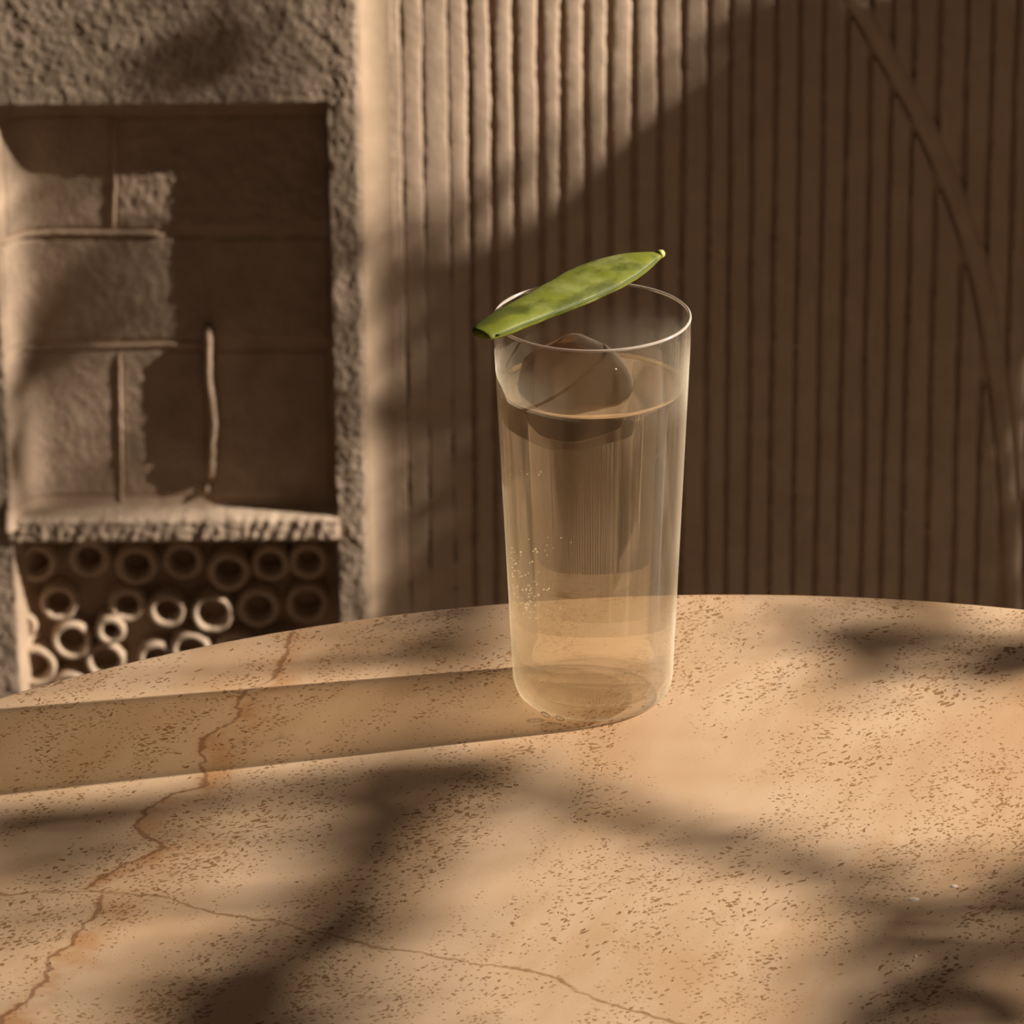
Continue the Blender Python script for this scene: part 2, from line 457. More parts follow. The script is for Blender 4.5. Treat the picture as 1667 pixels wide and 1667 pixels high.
# stone ledge across the niche
ledge = thing('stone_ledge', 'rough-fronted stone ledge crossing the wall niche, its top brightly lit', 'ledge', ((NL + NR) / 2, WY, LB))
us = rng_(NL - .003, NR + .001, .0012); vs = rng_(LB, LT, .0010)
def ledge_d(u, v):
    k = min(1, min(LT - v, v - LB) / .0022); k = max(0, k)
    t_ = min(1, max(0, (u - NL) / (NR - NL)))
    sl = u * 1.0 - v * .45
    h = .0014 * nz(sl * 210, v * 40, 4) + .0009 * nz(u * 300, v * 300, 6) + .0006 * nz(u * 60, 1, 2)
    return .0018 + (h - .0026 * (1 - k) ** 1.6)
V, Fc = relief(us, vs, ledge_d, ND + .002)
lo = recalc(mesh('ledge_slab', V, Fc))
link('ledge_slab', lo, M_ledge, ledge)

# clay rings walled up under the ledge
lat = thing('ring_lattice', 'lattice of round hollow clay rings filling the lower niche under the stone ledge', 'lattice', ((NL + NR) / 2, WY - ND, NB))
RINGS = [(96, 985, 33), (207, 988, 32), (272, 996, 32), (346, 1000, 36), (117, 1045, 34), (171, 1079, 34), (58, 1085, 36), (255, 1077, 33), (180, 1026, 26),
         (60, 918, 34), (145, 912, 35), (222, 922, 36), (297, 916, 34), (372, 930, 35), (440, 918, 32), (502, 915, 33), (420, 992, 36), (500, 985, 36), (38, 1020, 24), (310, 1060, 34),
         (115, 1125, 33), (190, 1150, 34), (40, 1160, 33), (265, 1150, 33), (335, 1130, 34), (385, 1062, 34), (460, 1060, 34)]
for i, (px, py, r) in enumerate(RINGS):
    c = at_wall(px, py, -.018); R = r / 2690.; w = .0044 * random.uniform(.9, 1.15)
    dz = -.0172 + random.uniform(-.0025, .0025)
    pr = [(R - w, LD - .001), (R - w, dz - .0020), (R - w * .75, dz - .0005), (R - w * .5, dz), (R - w * .22, dz - .0006), (R, dz - .0022), (R, LD - .001)]
    V = []; Fc = []; n = 36
    for k, (rr, d) in enumerate(pr):
        for j in range(n):
            a = 2 * math.pi * j / n
            f = 1 + .05 * nz(i * 3.1 + 1.2 * math.cos(a), 1.2 * math.sin(a)) + .018 * nz(i + 5 * math.cos(a), 5 * math.sin(a), k * .3)
            V.append((c.x + rr * f * math.cos(a), WY - d - .0008 * nz(i * 1.7 + 2 * math.cos(a), 2 * math.sin(a), 4), c.z + rr * f * math.sin(a)))
    for k in range(len(pr) - 1):
        for j in range(n):
            Fc.append([k * n + j, k * n + (j + 1) % n, (k + 1) * n + (j + 1) % n, (k + 1) * n + j])
    link('ring', recalc(mesh('ring', V, Fc)), M_ring, lat)

# combed plaster: groove floor, coved edge beside the frame, one rib after the other, raised arch line
us = rng_(FE - .006, .40, .006)[:-1] + rng_(.40, XR, .05); vs = rng_(FLOOR, ZT, .03)
V, Fc = relief(us, vs, lambda u, v: GR, CORE)
link('groove_bed', recalc(mesh('groove_bed', V, Fc)), M_rib, wall)
us = rng_(FE - .005, FE + .0215, .0011); vs = rng_(FLOOR, -.6, .02)[:-1] + rng_(-.6, 0, .0025)[:-1] + rng_(0, ZT, .03)
def cove_d(u, v):
    q = (u - FE) / .0195; a = min(1, max(0, q))
    return RB + (.0082 - .0014) * (1 - a) ** 2.2 + .0004 * nz(u * 40, v * 30, 1) - (.003 if q > 1.02 else 0)
V, Fc = relief(us, vs, cove_d, CORE)
V = [(x + .0010 * nz(2, z * 45, 3) + .0007 * nz(4, z * 130, 3) if x > FE + .014 else x, y, z) for x, y, z in V]
link('coved_edge', recalc(mesh('coved_edge', V, Fc)), M_cove, wall)

ARC = [(560, -760), (700, -728), (850, -660), (1000, -552), (1130, -420), (1240, -280), (1320, -145), (1368, -50), (1400, 10), (1440, 80), (1500, 190), (1545, 290), (1580, 385), (1605, 480), (1625, 600), (1638, 700), (1646, 800), (1651, 900), (1654, 1000), (1655, 1120)]
arc_w = [at_wall(*p, RB) for p in ARC]
def catmull(P, n):
    out = []
    for i in range(len(P) - 1):
        p0, p1, p2, p3 = P[max(i - 1, 0)], P[i], P[i + 1], P[min(i + 2, len(P) - 1)]
        for k in range(n):
            s = k / n
            out.append(.5 * ((2 * p1) + (p2 - p0) * s + (2 * p0 - 5 * p1 + 4 * p2 - p3) * s * s + (3 * p1 - p0 - 3 * p2 + p3) * s ** 3))
    return out + [P[-1]]
arc_p = catmull(arc_w, 8)
arc_zs = np.array([p.z for p in arc_p])[::-1]; arc_xs = np.array([p.x for p in arc_p])[::-1]
V, Fc = [], []; m = 9
for k, p in enumerate(arc_p):
    q = (arc_p[min(k + 1, len(arc_p) - 1)] - arc_p[max(k - 1, 0)]).normalized()
    nx, nzv = q.z, -q.x
    for j in range(m):
        a = math.pi * j / (m - 1)
        o = -(.0072 + .0006 * nz(k * .4, 3)) * math.cos(a) + .0005 * nz(k * .5, 8)
        V.append((p.x + nx * o, WY - (GR - .001 + .0065 * math.sin(a) ** .6), p.z + nzv * o))
for k in range(len(arc_p) - 1):
    for j in range(m - 1):
        Fc.append([k * m + j, k * m + j + 1, (k + 1) * m + j + 1, (k + 1) * m + j])
    Fc.append([k * m + m - 1, k * m, (k + 1) * m, (k + 1) * m + m - 1])
Fc.append(list(range(m))); Fc.append([(len(arc_p) - 1) * m + j for j in range(m)][::-1])
link('arch_bead', recalc(mesh('arch_bead', V, Fc)), M_rib, wall)

GX = [(616, 0), (653, 4), (688, 5), (729, 5), (763, 9), (800, 11), (837, 12), (880, 13), (915, 12), (954, 11), (993, 12), (1032, 11), (1073, 11), (1112, 10), (1155, 10), (1191, 9), (1226, 9),
      (1264, 9), (1304, 8), (1343, 9), (1381, 9), (1420, 9), (1455, 9), (1489, 9), (1531, 10), (1577, 9), (1617, 9), (1657, 9), (1696, 9), (1735, 9)]
zr = rng_(FLOOR, -.58, .008)[:-1] + rng_(-.58, .01, .0013)[:-1] + rng_(.01, ZT, .006)
zc = rng_(FLOOR, ZT, .007)
x_ = 1735
while x_ < 4300:
    x_ += 38 + random.choice((-2, 0, 3)); GX.append((x_, 9))
def rib(g0, w0, g1, w1, seed, side):
    """one rib between the grooves centred at g0 and g1 (world x), half-shut where the plaster smeared;
    side -1 / +1: the stretch left under / right above the arch line, against which it ends"""
    rows = []
    cols = [0.0, .0, .04, .10, .5, .84, .93, 1.0, 1.0]
    hs = [GR - .0006, RB - .0006, RB - .0001, RB, RB, RB, RB - .0002, RB - .0010, GR - .0006]
    m = len(cols)
    for z in (zr if seed < 31 else zc):
        def edge(g, w, s_):
            wv = .0009 * nz(z * 9, s_ * 3.7) + .0005 * nz(z * 45, s_ * 5.1)
            if w < .0025: op = .0004 + .0030 * nz(z * 42, s_ * 7.7, 1) + .0012 * nz(z * 150, s_ * 2.9, 2)
            else: op = w * (1 + .30 * nz(z * 16, s_ * 2.3, 4)) + .0011 * nz(z * 75, s_ * 7.7, 1) + .0010 * nz(z * 210, s_ * 2.9, 2)
            return g + wv, max(-.0004, op)
        c0, o0 = edge(g0, w0, seed); c1, o1 = edge(g1, w1, seed + 1)
        a, b = c0 + o0 / 2 + .0006 * nz(z * 190, seed, 7), c1 - o1 / 2 + .0006 * nz(z * 190, seed, 9)
        if z < arc_zs[-1]:
            ax = float(np.interp(z, arc_zs, arc_xs))
            if side < 0: b = min(b, ax - .0085)
            else: a = max(a, ax + .0055)
        elif side < 0: continue
        if b - a < .0012: continue
        rows.append((z, [(a + (b - a) * c_, WY - (h + .00025 * nz((a + (b - a) * c_) * 160, z * 60, 3) * (h > GR)), z) for c_, h in zip(cols, hs)]))
    if len(rows) < 4: return
    V = [p for r_ in rows for p in r_[1]]; Fc, flat = [], []
    n = len(rows)
    for k in range(n - 1):
        for j in range(m - 1):
            if j in (0, m - 2): flat.append(len(Fc))
            Fc.append([k * m + j, k * m + j + 1, (k + 1) * m + j + 1, (k + 1) * m + j])
        flat.append(len(Fc)); Fc.append([k * m + m - 1, k * m, (k + 1) * m, (k + 1) * m + m - 1])
    flat += [len(Fc), len(Fc) + 1]
    Fc.append(list(range(m))[::-1]); Fc.append([(n - 1) * m + j for j in range(m)])
    o = link('plaster_rib', mesh('plaster_rib', V, Fc), M_rib, wall)
    # walls of the grooves keep a hard edge
    me = o.data
    for i in flat: me.polygons[i].use_smooth = False
    for e_ in me.edges:
        a_, b_ = e_.vertices
        if abs(a_ - b_) == m and a_ % m in (0, 1, m - 2, m - 1): e_.use_edge_sharp = True
for i in range(len(GX) - 1):
    g0, g1 = at_wall(GX[i][0], 30, RB).x, at_wall(GX[i + 1][0], 30, RB).x
    w0, w1 = (GX[k_][1] * (1.05 if 750 < GX[k_][0] < 1180 else 1) / 2690. for k_ in (i, i + 1))
    if i == 0: g0 -= .0015
    if g0 > XR - .01: break
    if g0 < arc_xs.max(): rib(g0, w0, g1, w1, i, -1)
    rib(g0, w0, g1, w1, i, 1)

# ------------------------------------------------------------------ foliage: place, turn and size of every leaf, in metres across the lamp's beam
BRANCHES = [(.165, .05, -.11, .071, .0), (-.11, .071, -.29, .10, .0), (-.19, .076, -.265, .045, .0), (-.06, .068, -.15, .037, -.004), (.16, .10, .42, .0, .02), (.42, .0, .48, -.12, .0), (.45, -.06, .52, -.24, .0)]
LEAVES = [  # layout fitted to the shade wanted on table and wall
    (-0.2787, 0.1, 0.0044, 0.0321, 0.0118), (-0.2958, 0.0398, 2.3799, 0.0227, 0.0076), (-0.2029, 0.0847, 0.0759, 0.034, 0.0116), (-0.3095, 0.0393, 0.2203, 0.0314, 0.0121),
    (-0.15, 0.0394, 0.0847, 0.0326, 0.0082), (-0.2535, 0.0897, -0.2973, 0.0317, 0.0109), (-0.1982, 0.1091, 2.0177, 0.0278, 0.0103), (-0.1602, 0.0253, 0.6327, 0.034, 0.0072),
    (-0.2748, 0.093, -0.0988, 0.034, 0.008), (-0.1334, 0.0813, -0.6035, 0.0214, 0.0057), (-0.3249, 0.0449, 0.5554, 0.031, 0.0064), (-0.224, 0.0852, -0.2024, 0.0288, 0.0093),
    (-0.2663, 0.0332, -0.2101, 0.0231, 0.0063), (-0.1441, 0.0325, 3.0518, 0.0285, 0.0057), (-0.2143, 0.1093, 2.6661, 0.0304, 0.0075), (-0.1182, 0.076, -0.8523, 0.0108, 0.0052),
    (-0.2837, 0.0395, 0.8118, 0.0225, 0.0071), (-0.1632, 0.0224, -0.4722, 0.0275, 0.0133), (-0.2549, 0.0463, 0.2729, 0.0209, 0.0047), (-0.2937, 0.0924, 0.0574, 0.0325, 0.0076),
    (-0.2127, 0.0722, -0.0565, 0.0164, 0.0035), (-0.263, 0.0331, -0.0041, 0.0189, 0.0057), (-0.2395, 0.0561, 0.6988, 0.0111, 0.0044), (-0.2288, 0.0594, 1.6386, 0.0121, 0.0049),
    (-0.2309, 0.1162, 1.1389, 0.019, 0.0035), (-0.3171, 0.0456, 1.444, 0.018, 0.0037), (-0.1633, 0.0382, 2.3848, 0.009, 0.0043), (-0.1604, 0.0257, 1.8696, 0.0116, 0.0026),
    (-0.2707, 0.0966, 0.2918, 0.024, 0.0116), (-0.1957, 0.0784, 0.2821, 0.0175, 0.0057), (-0.1683, 0.0392, -0.1599, 0.0121, 0.0039), (-0.1957, 0.1106, 1.1634, 0.0214, 0.0093),
    (-0.2168, 0.0639, 0.5727, 0.0162, 0.0026), (-0.1136, 0.0749, -0.8482, 0.0105, 0.0046), (-0.1284, 0.0737, 2.6973, 0.0103, 0.005), (-0.2305, 0.0763, -0.2483, 0.0117, 0.0032),
    (-0.275, 0.0386, 0.8434, 0.0193, 0.0045), (-0.2969, 0.0918, 0.1264, 0.0091, 0.0039), (-0.2885, 0.0435, 3.0076, 0.0159, 0.0059), (-0.1386, 0.0311, -0.0521, 0.0291, 0.0057),
    (-0.1885, 0.0796, 1.9007, 0.008, 0.0034), (-0.2227, 0.1051, 0.1493, 0.009, 0.003), (-0.2454, 0.0543, -0.0081, 0.0172, 0.0028), (-0.3305, 0.0365, -0.2168, 0.0217, 0.0055),
    (-0.2727, 0.085, 0.1889, 0.0144, 0.0025), (-0.2127, 0.0798, 0.9206, 0.008, 0.0039), (-0.1937, 0.0937, 0.2114, 0.0134, 0.0032), (-0.2589, 0.1066, 2.7568, 0.0112, 0.002),
    (-0.208, 0.1161, 0.5956, 0.0082, 0.0026), (-0.2626, 0.0822, -0.1502, 0.0105, 0.0024), (-0.1354, 0.043, 0.6961, 0.012, 0.0021), (-0.2741, 0.0303, 0.2543, 0.0205, 0.0046),
    (-0.1896, 0.0748, 2.5183, 0.008, 0.0038), (-0.3081, 0.0491, -0.1476, 0.0322, 0.0074), (-0.1812, 0.02, 2.762, 0.0102, 0.0038), (-0.2435, 0.0962, 2.7357, 0.0096, 0.0026),
    (-0.1499, 0.0477, 2.2495, 0.0097, 0.0018), (-0.1304, 0.0334, 0.2762, 0.031, 0.0058), (-0.2499, 0.0395, -0.0743, 0.0092, 0.0024), (-0.2437, 0.1174, -0.1733, 0.0108, 0.0028),
    (-0.2122, 0.1164, 2.2597, 0.0144, 0.0029), (-0.3015, 0.0829, 2.9175, 0.008, 0.0028), (-0.2423, 0.0477, 0.0442, 0.0087, 0.002), (-0.2655, 0.0501, 0.2904, 0.0081, 0.0028),
    (-0.2216, 0.0746, 1.9138, 0.0093, 0.0016), (-0.2364, 0.0615, 1.6537, 0.008, 0.0023), (-0.2223, 0.0664, -0.3135, 0.0117, 0.0026), (-0.1504, 0.0342, 0.0676, 0.0128, 0.0049),
    (-0.2829, 0.0874, 1.8138, 0.013, 0.003), (-0.1803, 0.0291, 0.0311, 0.008, 0.002), (-0.2384, 0.0839, -0.0286, 0.013, 0.0038), (-0.1382, 0.0754, 0.1738, 0.0097, 0.0025),
    (-0.1919, 0.0878, 1.1106, 0.0155, 0.0028), (-0.1415, 0.0477, 0.1346, 0.0083, 0.0027), (-0.1402, 0.0991, -0.1559, 0.0121, 0.0019), (-0.2661, 0.0349, 2.4581, 0.008, 0.0039),
    (-0.269, 0.0312, 0.1561, 0.0122, 0.0047), (-0.1484, 0.0263, 1.1193, 0.008, 0.0036), (-0.2389, 0.1131, 1.7443, 0.0091, 0.0024), (-0.2659, 0.1054, 0.1756, 0.0085, 0.0022),
    (-0.1371, 0.0735, -0.1478, 0.0138, 0.0054), (-0.253, 0.0263, 1.7062, 0.0091, 0.0044), (-0.2033, 0.0705, 0.4553, 0.0105, 0.0018), (-0.1913, 0.1116, 0.5733, 0.008, 0.0014),
    (-0.2791, 0.1129, 0.3802, 0.0102, 0.0016), (-0.2803, 0.0314, 0.0074, 0.02, 0.005), (-0.3301, 0.0369, 0.1562, 0.0118, 0.0032), (-0.1449, 0.0185, 0.8861, 0.0137, 0.0022),
    (-0.1238, 0.1011, 0.189, 0.0105, 0.0028), (-0.2294, 0.111, 0.6132, 0.0081, 0.0014), (-0.2117, 0.0828, -0.8933, 0.0229, 0.0045), (-0.1343, 0.1086, 0.0929, 0.0081, 0.0014),
    (-0.2924, 0.0831, 0.4443, 0.008, 0.0032), (-0.301, 0.0315, 0.3349, 0.0132, 0.0041), (-0.1399, 0.0784, 0.699, 0.0108, 0.0044), (-0.2451, 0.061, 1.8925, 0.008, 0.0018),
    (-0.164, 0.0292, -0.5573, 0.0112, 0.0027), (-0.1233, 0.0729, 0.1592, 0.0137, 0.0031), (-0.2465, 0.0248, 2.1756, 0.0083, 0.0035), (-0.1256, 0.0896, -0.6718, 0.0105, 0.0018),
    (-0.2045, 0.0972, 3.2369, 0.008, 0.0025), (-0.1278, 0.0868, 2.6734, 0.0099, 0.0017), (-0.122, 0.074, -0.3533, 0.0162, 0.0046), (-0.3005, 0.039, 1.2077, 0.0093, 0.0016),
    (-0.2107, 0.0832, -0.103, 0.0104, 0.0035), (-0.1904, 0.098, 0.7807, 0.0087, 0.002), (-0.2117, 0.1028, 0.8785, 0.0119, 0.002), (-0.2511, 0.0994, -0.0538, 0.008, 0.0019),
    (-0.3009, 0.0487, 0.4577, 0.0125, 0.0045), (-0.2876, 0.1075, 0.5079, 0.0117, 0.0019), (-0.2159, 0.0923, 1.847, 0.0088, 0.0019), (-0.2503, 0.0783, -0.0829, 0.0092, 0.0015),
    (-0.24, 0.0881, 0.4721, 0.0099, 0.0032), (-0.1905, 0.0763, 1.8253, 0.0096, 0.0024), (-0.2916, 0.033, 3.6552, 0.012, 0.0058), (-0.322, 0.0504, -0.4801, 0.0081, 0.0039),
    (-0.1237, 0.0765, 0.5166, 0.0148, 0.0044), (-0.2528, 0.1013, 1.5566, 0.008, 0.0033), (-0.1793, 0.0407, 0.6463, 0.008, 0.0024), (-0.2159, 0.0827, -0.2957, 0.0179, 0.0047),
    (-0.1751, 0.0281, 0.1719, 0.0089, 0.0026), (-0.1152, 0.0748, 2.0451, 0.008, 0.0035), (-0.2634, 0.0274, 0.111, 0.011, 0.0034), (-0.2639, 0.1189, 0.1905, 0.012, 0.0019),
    (-0.2689, 0.0365, 2.9874, 0.0099, 0.0019), (-0.1696, 0.0392, 2.2945, 0.0101, 0.0022), (-0.1407, 0.1162, 2.946, 0.008, 0.0031), (-0.1908, 0.0926, 1.5083, 0.012, 0.0019),
    (-0.1391, 0.0899, 3.1554, 0.0097, 0.0024), (-0.1197, 0.082, 2.3359, 0.0111, 0.0038), (-0.3235, 0.0443, 0.4799, 0.008, 0.0039), (-0.2347, 0.0529, 2.5312, 0.0081, 0.0023),
    (-0.2087, 0.1167, -0.5972, 0.008, 0.002), (0.4883, -0.2393, -0.1865, 0.0555, 0.0284), (0.4811, -0.1648, 2.4026, 0.0464, 0.0267), (0.485, -0.2, -0.0449, 0.06, 0.0311),
    (0.5092, -0.0707, 0.5427, 0.0535, 0.0211), (0.4907, -0.1154, 3.4535, 0.0462, 0.0229), (0.5062, -0.1461, -0.7903, 0.0588, 0.0338), (0.5167, -0.102, 1.6395, 0.0534, 0.0307),
    (0.4802, -0.2746, 1.6956, 0.0336, 0.0187), (0.4729, -0.1428, -0.3336, 0.0219, 0.0126), (0.5066, -0.1902, 1.8171, 0.06, 0.0257), (0.4901, -0.2837, 0.507, 0.0376, 0.0216),
    (0.491, -0.2219, 2.647, 0.06, 0.0341), (0.4966, -0.1598, -0.4488, 0.06, 0.0192), (0.4923, -0.0964, 3.9397, 0.03, 0.0172), (0.4674, -0.0397, 2.7933, 0.0264, 0.01),
    (0.4955, -0.2567, -1.139, 0.0499, 0.0287), (0.5293, -0.0865, 1.8882, 0.06, 0.0161), (0.4689, -0.1741, 0.3585, 0.0256, 0.0104), (0.4753, 0.0287, 1.4202, 0.0326, 0.0121),
    (0.4681, -0.0283, 1.2952, 0.0427, 0.0132), (0.5229, -0.127, 1.7442, 0.06, 0.0189), (0.5184, -0.1868, 1.3539, 0.0365, 0.0127), (0.455, -0.055, 1.2844, 0.0285, 0.0105),
    (0.4841, -0.0862, 1.6889, 0.06, 0.0141), (0.474, 0.0059, -0.1014, 0.0221, 0.0062), (0.4829, -0.1861, -0.0442, 0.0541, 0.0221), (0.4699, -0.2111, 1.2099, 0.0414, 0.0165),
    (0.471, -0.1644, 0.3383, 0.0199, 0.0088), (0.5149, -0.0472, 0.7909, 0.0204, 0.0066), (0.4811, 0.048, 2.2308, 0.0163, 0.0065), (0.4849, -0.3008, -1.4992, 0.06, 0.0178),
    (0.5042, -0.2444, -0.8744, 0.0254, 0.0135), (0.5117, -0.2219, 0.9888, 0.0291, 0.0091), (0.4809, -0.0944, 1.9098, 0.0266, 0.0094), (0.4744, -0.0039, 0.4122, 0.0217, 0.006),
    (0.4748, -0.2497, 1.5572, 0.0419, 0.018), (0.4758, -0.0529, 2.9121, 0.0173, 0.0097), (0.4814, -0.1337, 0.891, 0.0372, 0.0214), (0.4487, -0.0812, -0.063, 0.011, 0.0058),
    (0.4505, -0.0741, 2.8937, 0.0153, 0.0036), (0.4964, -0.3064, 3.5045, 0.0185, 0.0071), (0.4636, 0.0743, 1.3317, 0.0229, 0.0086), (0.5187, -0.0527, -0.1246, 0.0214, 0.0091),
    (0.5055, -0.1248, 1.4878, 0.06, 0.0343), (0.4668, -0.1705, -0.4237, 0.0289, 0.0065), (0.4698, -0.129, -0.7134, 0.011, 0.0063), (0.5183, -0.1382, 0.5737, 0.0375, 0.0141),
    (0.4677, -0.0651, 1.5807, 0.0149, 0.0038), (0.451, -0.0905, 0.1556, 0.011, 0.0051), (0.5166, -0.1715, 0.4189, 0.0265, 0.013), (0.4759, -0.1076, 1.5267, 0.0311, 0.0083),
    (0.5116, -0.0549, 0.7141, 0.011, 0.0046), (0.4561, -0.1015, 0.1807, 0.0125, 0.0031), (0.5163, -0.0356, 2.0092, 0.0148, 0.0055), (0.4775, 0.0631, 2.1407, 0.0202, 0.0047),
    (0.4521, -0.1865, 1.8594, 0.0161, 0.0036), (0.4998, -0.2273, 2.7938, 0.0231, 0.0055), (0.4505, -0.0399, -0.5479, 0.0191, 0.0043), (0.4569, -0.1502, -0.1038, 0.011, 0.0036),
    (0.4592, -0.0134, 1.8161, 0.011, 0.0031), (0.527, -0.1125, 1.6456, 0.0488, 0.0187), (0.4869, 0.0384, -0.1153, 0.011, 0.005), (0.5057, -0.0798, -0.3144, 0.0301, 0.0067),
    (0.4668, 0.0585, -0.7721, 0.0136, 0.0034), (0.4995, -0.0541, 2.5729, 0.011, 0.0028), (0.4947, -0.107, -0.8979, 0.0282, 0.0143), (0.4513, -0.1733, 1.6808, 0.0116, 0.0028),
    (0.5053, -0.2309, -0.481, 0.022, 0.007), (0.48, 0.0094, 0.4896, 0.0158, 0.0035), (0.484, 0.0308, 1.9052, 0.011, 0.0041), (0.4813, 0.019, 1.2179, 0.0198, 0.0053),
    (0.4778, -0.0331, 1.2737, 0.0189, 0.0046), (0.4881, -0.057, 2.0373, 0.0147, 0.0033), (0.4926, -0.0631, 0.7673, 0.0116, 0.005), (0.4653, -0.0795, -1.2377, 0.0115, 0.0032),
    (0.5156, -0.2221, 1.4503, 0.0172, 0.0038), (0.5175, -0.2036, 1.2628, 0.0185, 0.0083), (0.5187, -0.0435, 2.6104, 0.0137, 0.0052), (0.4549, -0.0625, -0.8748, 0.02, 0.0045),
    (0.4618, 0.0248, 1.2006, 0.0113, 0.0043), (0.4554, -0.2103, 1.2461, 0.011, 0.0038), (0.4628, -0.1736, 1.2128, 0.011, 0.0045), (0.4637, -0.1619, -0.7824, 0.0147, 0.0059),
    (0.48, -0.0159, 1.5643, 0.0171, 0.0041), (0.4482, -0.0207, 1.9199, 0.0236, 0.0053), (0.4648, 0.0445, 1.045, 0.0222, 0.005), (0.4696, -0.154, 0.1485, 0.0158, 0.0091),
    (0.5021, -0.2908, 1.2076, 0.0257, 0.007), (0.4977, -0.2985, 1.8866, 0.0292, 0.0124), (0.4555, 0.0019, 1.6143, 0.011, 0.0028), (0.5187, -0.1587, 1.2, 0.06, 0.03),
    (0.5158, -0.1864, 1.5, 0.06, 0.03), (0.5224, -0.1604, 1.3, 0.06, 0.03), (0.5238, -0.1342, 0.8, 0.05, 0.025), (0.5194, -0.1883, 1.4, 0.06, 0.03),
    (0.5277, -0.1304, 1, 0.05, 0.025), (0.5053, -0.0809, 1.2, 0.034, 0.016), (0.5002, -0.0863, 1.3, 0.034, 0.016), (0.5103, -0.0724, 1.2, 0.04, 0.02),
]
twigs_v, twigs_f = [], []

# ================================================================== tumbler, drink, ice, pod
FOG, FOG_EDGE = .036, .33
LIQ_T = .62                                  # share of light that the bubbly drink lets straight through
M_mist, M_clear, M_rim = glass_mats()
tum = thing('highball_glass', 'tall tapered clear highball glass, misted, holding a pale drink, standing on the stone table', 'glass', (0, 0, 0))
RO = lambda z: .0285 + (.0350 - .0285) * (z / GH)
ro = [(0, .0006), (.014, .0006), (.0215, .0000), (.0235, .0001), (.0255, .0011), (.0270, .0028), (.0280, .0052)]
nout = 40
for k in range(nout + 1):
    z = .0082 + (GH - .0009 - .0082) * k / nout; ro.append((RO(z), z))
ro += [(RO(GH) - .0001, GH - .0004), (RO(GH) - .0005, GH), (RO(GH) - .0009, GH - .0003)]
RI = lambda z: RO(z) - .0010
n_outer = len(ro)
LZ = .1212                                    # level of the drink; below it the drink itself bounds the glass wall
for k in range(13):
    z = GH - .0010 - (GH - .0010 - LZ + .0003) * k / 12; ro.append((RI(z), z))
NS = 128
V, Fc = lathe_verts(ro, NS)
me = mesh('glass_body', V, Fc)
for i, p in enumerate(me.polygons): p.material_index = 0 if (i // NS) < n_outer - 4 else (2 if (i // NS) < n_outer else 1)
bm = bmesh.new(); bm.from_mesh(me); bmesh.ops.remove_doubles(bm, verts=bm.verts, dist=1e-7); bmesh.ops.recalc_face_normals(bm, faces=bm.faces); bm.to_mesh(me); bm.free()
link('glass_body', me, [M_clear, M_clear, M_rim], tum)
# the mist of fine condensation on its outer face
pm = [(.0222, .0006), (.0240, .0006), (.0258, .0014), (.0273, .0029), (.0283, .0054)] + [(RO(z) + .00012, z) for z in np.linspace(.0082, GH - .004, 50)]
V, Fc = lathe_verts(pm, NS)
link('condensation', mesh('condensation', V, Fc), M_mist, tum)
# two small moulded marks at the foot: a ring and a D
def mark(px, py, kind):
    p = at_tumbler(px, py, .0272); out = Vector((p.x, p.y, -.012)).normalized(); p = Vector((p.x, p.y, max(p.z, .002)))
    side = Vector((0, 0, 1)).cross(out).normalized(); upv = out.cross(side)
    n = 28; path = []
    for k in range(n + 1):
        a = 2 * math.pi * k / n
        x, y = math.cos(a), math.sin(a)
        if kind == 'D': x = max(x, -.55)
        path.append(p + side * (.0019 * x) + upv * (.0011 * y) + out * .0002)
    V, Fc = tube(path, .00026, 6)
    link('moulded_mark', recalc(mesh('moulded_mark', V, Fc)), M_rim, tum)
mark(889, 1166, 'O'); mark(911, 1171, 'D')

t = NT('pale_drink')
M_drink = t.done(t.n('ShaderNodeMixShader', {0: LIQ_T, 1: t.n('ShaderNodeBsdfGlass', {'Color': (1, .985, .93), 'Roughness': 0.0, 'IOR': 1.333}), 2: t.n('ShaderNodeBsdfTransparent', {'Color': (1, .94, .83)})}))
t = NT('drink_surface')
M_top = t.done(t.n('ShaderNodeBsdfGlass', {'Color': (1, .98, .93), 'Roughness': 0.0, 'IOR': 1.333}))
drink = thing('drink', 'pale golden sparkling drink filling the highball glass below its rim', 'drink', (0, 0, .004))
e = 0.0
pr = [(0, .0038 - e), (.012, .0038 - e), (.0205 + e, .0041 - e), (.0240 + e, .0050 - e), (.0262 + e, .0068 - e)]
for k in range(31):
    z = .0095 + (LZ - .0095) * k / 30; pr.append((RI(z) + e, z))
pr += [(RI(LZ) - .0003, LZ - .0007), (RI(LZ) - .0010, LZ - .00103), (RI(LZ) - .004, LZ - .0011), (.015, LZ - .0011), (0, LZ - .0011)]
pr[-6] = (RI(LZ) + e, LZ - .0003)
V, Fc = lathe_verts(pr, NS)
me = recalc(mesh('liquid', V, Fc))
link('liquid', me, [M_drink, M_top], drink)
for p in me.polygons: p.material_index = 1 if p.center.z > LZ - .0013 and p.normal.z > .5 else 0
